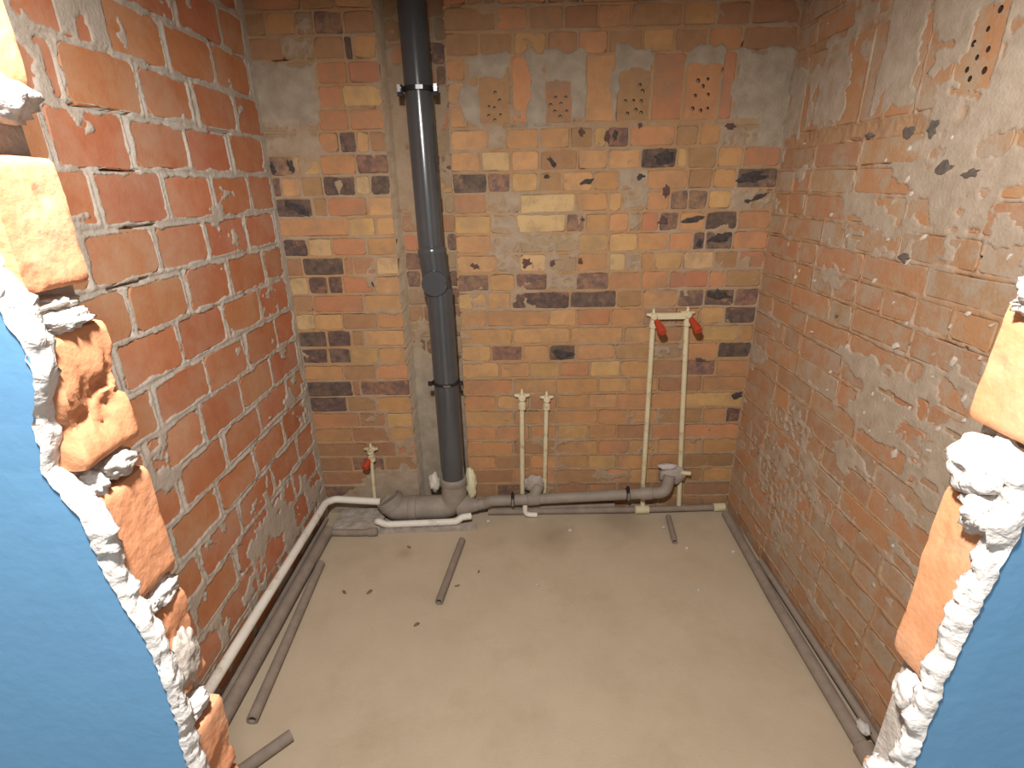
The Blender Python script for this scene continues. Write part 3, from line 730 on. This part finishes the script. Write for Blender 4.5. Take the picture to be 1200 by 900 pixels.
ring_clamp((-.3575, 2.193, 1.828), .0535, .016, sp)
k = ring_clamp((-.3225, 2.149, .690), .0565, .010, sp, False)
for s in (-1, 1):
    e = MB(); e.box(Vector((-.3225+s*.067, 2.13, .688)), (.018, .012, .018)); e.build('clamp_ear', M_BLACK, k)
e = MB(); e.box((-.312, 2.149-.063, .690), (.030, .004, .008)); e.build('clamp_plate', M_STEEL, k)
# foot: socket, bend and the horizontal run with the toilet connection at its left
m = MB(); m.tube([(-.318, 2.141, .215), (-.318, 2.141, .208), (-.318, 2.141, .205), (-.3175, 2.14, .172), (-.317, 2.138, .168), (-.316, 2.136, .12)],
    [.056, .062, .063, .063, .058, .057], 32); m.build('foot_socket', M_PVCD, sp, True)
m = MB(); m.tube(bend([(-.316, 2.136, .175), (-.325, 2.128, .060), (-.48, 2.120, .058)], .09, 8), .057, 28)
m.tube([(-.36, 2.125, .058), (-.53, 2.118, .058)], .0575, 28); m.build('foot_bend', M_PVCD, sp, True)
m = MB(); m.tube([(-.495, 2.118, .058), (-.50, 2.118, .058), (-.53, 2.117, .058), (-.535, 2.117, .058)], [.058, .0625, .0625, .058], 28); m.build('socket_ring', M_PVCD, sp, True)
m = MB(); m.tube(bend([(-.52, 2.117, .058), (-.600, 2.113, .058), (-.625, 2.118, .100)], .06, 8), .057, 28, hollow=0)
m.build('toilet_bend', M_PVCD, sp, True)
m = MB(); m.tube([(-.610, 2.115, .075), (-.622, 2.117, .098), (-.630, 2.119, .112)], .0625, 28, hollow=.88); m.build('toilet_socket', M_PVCD, sp, True)
m = MB(); m.tube([(-.30, 2.130, .060), (-.262, 2.128, .062), (-.235, 2.126, .064), (-.205, 2.124, .066)], [.0572, .054, .034, .028], 28); m.build('reducer', M_PVCD, sp, True)

# ------------------------------------------------------------------ waste pipe along the back wall
wp = thing('waste_pipe', 'thin grey waste pipe clamped low along the back wall, right of the soil pipe', 'pipe', (.2, 2.13, .09))
m = MB(); m.tube(bend([(-.215, 2.124, .066), (-.17, 2.128, .072), (-.145, 2.120, .092), (.02, 2.118, .098)], .03), .026, 20); m.build('reducer_offset', M_PVCD, wp, True)
m = MB(); m.tube([(.0, 2.118, .097), (.62, 2.118, .126)], .025, 20); m.build('pipe_run', M_PVCD, wp, True)
m = MB(); m.tube([(.56, 2.118, .1225), (.565, 2.118, .123), (.612, 2.118, .1255), (.615, 2.118, .1255)], [.026, .0295, .0295, .026], 20); m.build('socket_ring', M_PVCD, wp, True)
m = MB(); m.tube(bend([(.605, 2.118, .1255), (.678, 2.118, .129), (.694, 2.13, .215)], .05, 8), .027, 20); m.build('end_elbow', M_PVCD, wp, True)
m = MB(); m.tube([(.03, 2.118, .099), (.034, 2.118, .099), (.085, 2.118, .102), (.089, 2.118, .102)], [.026, .0295, .0295, .026], 20); m.tube([(.055, 2.118, .10), (.085, 2.14, .165)], .027, 20)
m.build('branch_tee', M_PVCD, wp, True)
for x in (-.04, .50):
    z = .097+(x)*.047
    m = MB(); n = 20; rings = []
    for q, dx in ((.0255, -.008), (.0285, -.008), (.0285, .008), (.0255, .008)):
        rings.append([Vector((x+dx, 2.118+math.cos(2*PI*k/n)*q, z+math.sin(2*PI*k/n)*q)) for k in range(n)])
    m.ring_loft(rings, False, False); kk = m.build('pipe_clamp', M_BLACK, wp)
    e = MB(); e.box((x, 2.112, z+.034), (.012, .016, .020)); e.build('clamp_ear', M_BLACK, kk)
    e = MB(); e.box((x, 2.088, z+.006), (.009, .004, .036)); e.build('clamp_plate', M_STEEL, kk)

# ------------------------------------------------------------------ supply pipes
m = MB(); m.tube(bend([(-.905, .60, .150), (-.912, 1.09, .146), (-.914, 2.075, .120), (-.885, 2.115, .114), (-.672, 2.122, .092)], .018, 5), .0165, 16)
tag(m.build('supply_pipe', M_WHITE, None, True, (-.9, 1.4, 0)), 'clean white plastic supply pipe running along the left wall and round the corner', 'pipe')
m = MB(); m.tube(bend([(-.655, 2.06, .020), (-.672, 2.03, .045), (-.655, 2.015, .056), (-.63, 2.022, .034), (-.30, 2.040, .034), (-.28, 2.05, .05), (-.235, 2.06, .05)], .02, 4), .0155, 14)
tag(m.build('bypass_pipe', M_WHITE, None, True, (-.45, 2.03, 0)), 'white plastic pipe bending in front of the soil pipe foot', 'pipe')
m = MB(); m.box((-.44, 2.025, .008), (.46, .034, .018), Matrix.Rotation(.055, 3, 'Z'))
tag(m.build('cement_strip', M_LUMPG, None, False, (-.44, 2.025, 0)), 'low grey cement strip on the floor under the white bypass pipe', 'cement strip')
m = MB(); m.tube(bend([(-.875, 1.99, .018), (-.75, 1.985, .018), (-.66, 1.99, .018)], .02), .016, 14)
m.tube([(-.70, 1.988, .018), (-.665, 1.99, .018)], .020, 14)
tag(m.build('corner_pipe', M_DPIPE, None, True, (-.8, 1.99, 0)), 'dirty grey pipe stub on the floor across the back left corner', 'pipe')
fp = thing('floor_pipe', 'dusty grey plastic pipe on the floor along the foot of the back wall', 'pipe', (.4, 2.12, 0))
m = MB(); m.tube([(-.16, 2.138, .018), (.20, 2.138, .019), (.60, 2.141, .020), (.955, 2.150, .022)], .015, 14); m.build('pipe_run', M_DPIPE, fp, True)
m = MB(); m.tube([(.925, 2.149, .022), (.928, 2.149, .022), (.978, 2.151, .023), (.98, 2.151, .023)], [.016, .020, .020, .016], 14); m.build('end_socket', M_CREAM, fp, True)
m = MB(); m.tube([(.545, 2.140, .020), (.548, 2.140, .020), (.612, 2.141, .020), (.615, 2.141, .020)], [.015, .020, .020, .015], 14); m.build('tee_socket', M_CREAM, fp, True)
m = MB(); m.tube(bend([(-.16, 2.150, .035), (.05, 2.150, .036), (.45, 2.156, .038)], .02), .013, 12); m.build('upper_run', M_DPIPE, fp, True)

def wing_fitting(c, parent, s=1.0):
    """wall plate elbow: two screw wings, round mouth and a collar below"""
    c = Vector(c); m = MB()
    m.tube([c+Vector((0, .03, 0)), c+Vector((0, .028, 0)), c+Vector((0, -.006, 0)), c+Vector((0, -.010, 0))], [.010*s, .015*s, .015*s, .011*s], 14)
    for sx in (-1, 1):
        m.tube([c+Vector((sx*.006*s, .012, .004)), c+Vector((sx*.030*s, .014, .008*s))], [.010*s, .006*s], 10)
    m.tube([c+Vector((0, .012, .010)), c+Vector((0, .014, .034*s))], [.008*s, .005*s], 10)
    o = m.build('wing_elbow', M_CREAM, parent, True)
    m = MB(); m.tube([c+Vector((0, .010, 0)), c+Vector((0, .008, -.026*s)), c+Vector((0, .008, -.027*s)), c+Vector((0, .008, -.050*s)), c+Vector((0, .008, -.052*s))],
        [.012*s, .013*s, .0165*s, .0165*s, .012*s], 14); m.build('collar', M_CREAM, parent, True)
def plug(c, d, parent, L1=.035, L2=.04):
    c = Vector(c); d = Vector(d).normalized(); m = MB()
    m.tube([c, c+d*.002, c+d*L1, c+d*(L1+.002), c+d*(L1+.004), c+d*(L1+L2), c+d*(L1+L2+.003)], [.010, .0125, .0125, .0125, .0165, .0165, .013], 12)
    m.build('red_plug', M_RED, parent, True)

r1 = thing('riser_pipe', 'short cream riser pipe with wing fitting, nearer the soil pipe', 'pipe', (.01, 2.14, 0), 'short riser pipes')
m = MB(); m.tube([(.009, 2.157, .575), (.006, 2.157, .06)], .0115, 12); m.build('pipe', M_CREAM, r1, True); wing_fitting((.010, 2.146, .607), r1, 1.1)
m = MB(); m.tube(bend([(.018, 2.118, .072), (.018, 2.112, .018), (.075, 2.112, .016)], .025), .012, 12); m.build('foot_elbow', M_WHITE, r1, True)
r2_ = thing('riser_pipe', 'short cream riser pipe with wing fitting, second from the soil pipe', 'pipe', (.118, 2.14, 0), 'short riser pipes')
m = MB(); m.tube([(.119, 2.158, .565), (.112, 2.158, .06)], .0105, 12); m.build('pipe', M_CREAM, r2_, True); wing_fitting((.120, 2.148, .597), r2_, 1.0)

sr = thing('shower_risers', 'pair of tall pale riser pipes joined by a bar at the top', 'pipe', (.67, 2.14, 0))
m = MB(); m.tube([(.566, 2.157, .94), (.580, 2.157, .165), (.584, 2.154, .06), (.586, 2.146, .03)], .0115, 12); m.build('riser', M_CREAM, sr, True)
m = MB(); m.tube([(.707, 2.157, .94), (.744, 2.157, .30), (.760, 2.154, .035)], .0115, 12); m.build('riser', M_CREAM, sr, True)
m = MB(); m.box((.636, 2.15, .968), (.150, .012, .026)); m.build('mounting_bar', M_CREAM, sr)
for x, z in ((.566, .966), (.708, .972)):
    wing_fitting((x, 2.146, z), sr, .95)
plug((.573, 2.128, .952), (.14, -1, -.42), sr); plug((.716, 2.128, .957), (.16, -1, -.42), sr)
tr = thing('toilet_riser', 'cream riser pipe with red plug beside the left corner', 'pipe', (-.70, 2.14, 0))
m = MB(); m.tube([(-.695, 2.146, .33), (-.703, 2.144, .09)], .0085, 12); m.build('pipe', M_CREAM, tr, True); wing_fitting((-.694, 2.14, .352), tr, 1.05)
plug((-.702, 2.150, .315), (-.25, -1, -.5), tr, .03, .03)

# cement and foam dabs
def dab(name, label, cat, c, d, seed, mm, amp=.3, fine=.15, sub=3, rot=(0, 0, 0)):
    me = rock_mesh(name, d, seed, sub, amp, 1.5, mm, fine); me.polygons.foreach_set('use_smooth', [True]*len(me.polygons))
    return tag(new_obj(name, me, None, c, rot), label, cat)
dab('cement_dab', 'grey cement dab around the branch tee below the short risers', 'cement', (.062, 2.150, .165), (.046, .020, .048), 41, M_LUMPG)
dab('cement_dab', 'pale cement dab where the waste pipe turns into the wall', 'cement', (.715, 2.150, .205), (.060, .028, .050), 42, M_LUMPG)
dab('cement_dab', 'white cement blot on top of the dab by the tall risers', 'cement', (.685, 2.145, .252), (.046, .016, .014), 43, M_LUMP)
dab('expanding_foam', 'cream foam lump right of the soil pipe foot', 'foam', (-.238, 2.162, .165), (.026, .026, .085), 44, M_FOAM, .22, .2)
dab('expanding_foam', 'whitish foam lump left of the soil pipe foot', 'foam', (-.412, 2.165, .168), (.028, .03, .05), 45, M_FOAM2, .3, .2)
m = MB(); m.tube([(.745, 2.14, .222), (.790, 2.13, .222)], .010, 10)
tag(m.build('pipe_stub', M_CREAM, None, True, (.77, 2.135, .2)), 'tiny cream pipe stub poking out of the cement by the tall risers', 'pipe')

me = block_mesh('cement_bed', (.225, .17, .034), 5, 12, .006, 16, M_LUMPG, 8)
tag(new_obj('cement_bed', me, None, (-.765, 2.085, .012)), 'flat grey cement bed on the floor in the back left corner', 'cement')
# pipes lying on the floor
def lying(name, label, a, b, r, mm, hollow=.72, group=None):
    m = MB(); m.tube([a, b], r, 18, hollow=hollow)
    o = m.build(name, mm, None, False, ((a[0]+b[0])/2, (a[1]+b[1])/2, 0))
    o.data.polygons.foreach_set('use_smooth', [True]*len(o.data.polygons))
    es = o.modifiers.new('split', 'EDGE_SPLIT'); es.split_angle = math.radians(40)
    return tag(o, label, 'pipe', group)
lying('grey_pipe', 'long dusty grey pipe on the floor under the white supply pipe', (-.905, .50, .025), (-.888, 2.0, .025), .024, M_DPIPE)
lying('grey_pipe', 'dirty thin grey pipe on the floor tight against the left wall', (-.938, .50, .013), (-.935, 2.1, .013), .011, M_DPIPE)
lying('loose_pipe', 'loose grey pipe lying slanted on the floor near the left wall', (-.812, 1.09, .018), (-.848, 1.78, .018), .017, M_DPIPE)
lying('pipe_offcut', 'short grey pipe offcut on the floor before the soil pipe', (-.319, 1.560, .015), (-.266, 1.93, .015), .015, M_DPIPE)
lying('pipe_offcut', 'grey pipe offcut on the floor by the broken left jamb', (-.775, .945, .018), (-.676, 1.045, .018), .017, M_DPIPE)
lying('pipe_offcut', 'stubby grey pipe offcut on the floor below the tall risers', (.673, 1.905, .013), (.694, 2.09, .013), .013, M_DPIPE)
m = MB()
m.tube([(.948, .60, .020), (.938, 1.0, .020), (.945, 1.575, .020), (.968, 2.10, .020)], .020, 16); 
rp = thing('skirting_pipe', 'long grey pipe on the floor along the foot of the right wall', 'pipe', (.955, 1.4, 0))
m.build('pipe_run', M_DPIPE, rp, True)
m = MB(); m.tube([(.984, .60, .032), (.984, 1.3, .030), (.985, 1.76, .024)], .013, 12); m.build('upper_pipe', M_DPIPE, rp, True)
m = MB(); m.tube([(.937, .93, .022), (.9375, .935, .022), (.9375, 1.0, .022), (.9375, 1.005, .022)], [.021, .028, .028, .021], 16); m.build('socket', M_DPIPE, rp, True)
dab('plaster_crumb', 'white plaster lump lying on the grey pipe by the right wall', 'plaster', (.952, 1.035, .055), (.016, .022, .014), 47, M_LUMP)

# crumbs on the floor
rr = random.Random(77)
for i, (x, y, s, lb_) in enumerate([(.222, 2.007, .009, 'pale plaster crumb on the floor in front of the short risers'), (-.158, 2.079, .011, 'pale plaster crumb on the floor beside the cement strip'),
        (.687, 1.623, .008, 'pale plaster crumb on the open floor, nearest the camera'), (.717, 1.873, .009, 'pale plaster crumb on the floor beside the stubby offcut end'),
        (.908, 1.847, .008, 'pale plaster crumb on the floor next to the right wall pipe'), (.655, 2.02, .009, 'pale plaster crumb on the floor left of the stubby offcut'),
        (.06, 1.66, .007, 'smallest pale plaster crumb in the middle of the floor')]):
    me = rock_mesh('plaster_crumb', (s, s*.8, s*.7), 60+i, 2, .35, 1.6, M_LUMP)
    tag(new_obj('plaster_crumb', me, None, (x, y, s*.55)), lb_, 'crumb', 'pale crumbs on the floor')
for i, (x, y, s, lb_) in enumerate([(-.705, 1.63, .008, 'dark brick crumb on the floor nearest the slanted loose pipe'), (-.603, 1.629, .009, 'dark brick crumb on the floor, second from the slanted loose pipe'),
        (-.388, 1.464, .008, 'dark brick crumb on the floor in front of the long offcut'), (-.50, 1.90, .008, 'dark brick crumb on the floor before the cement strip'),
        (-.26, 1.66, .007, 'dark brick crumb touching the right side of the long offcut'), (-.18, 1.74, .006, 'tiny dark brick crumb on the floor right of the long offcut')]):
    me = rock_mesh('brick_crumb', (s*1.5, s*.7, s*.5), 80+i, 2, .35, 1.6, BR['P'])
    tag(new_obj('brick_crumb', me, None, (x, y, s*.35), (0, 0, rr.uniform(0, 3))), lb_, 'crumb', 'dark crumbs on the floor')
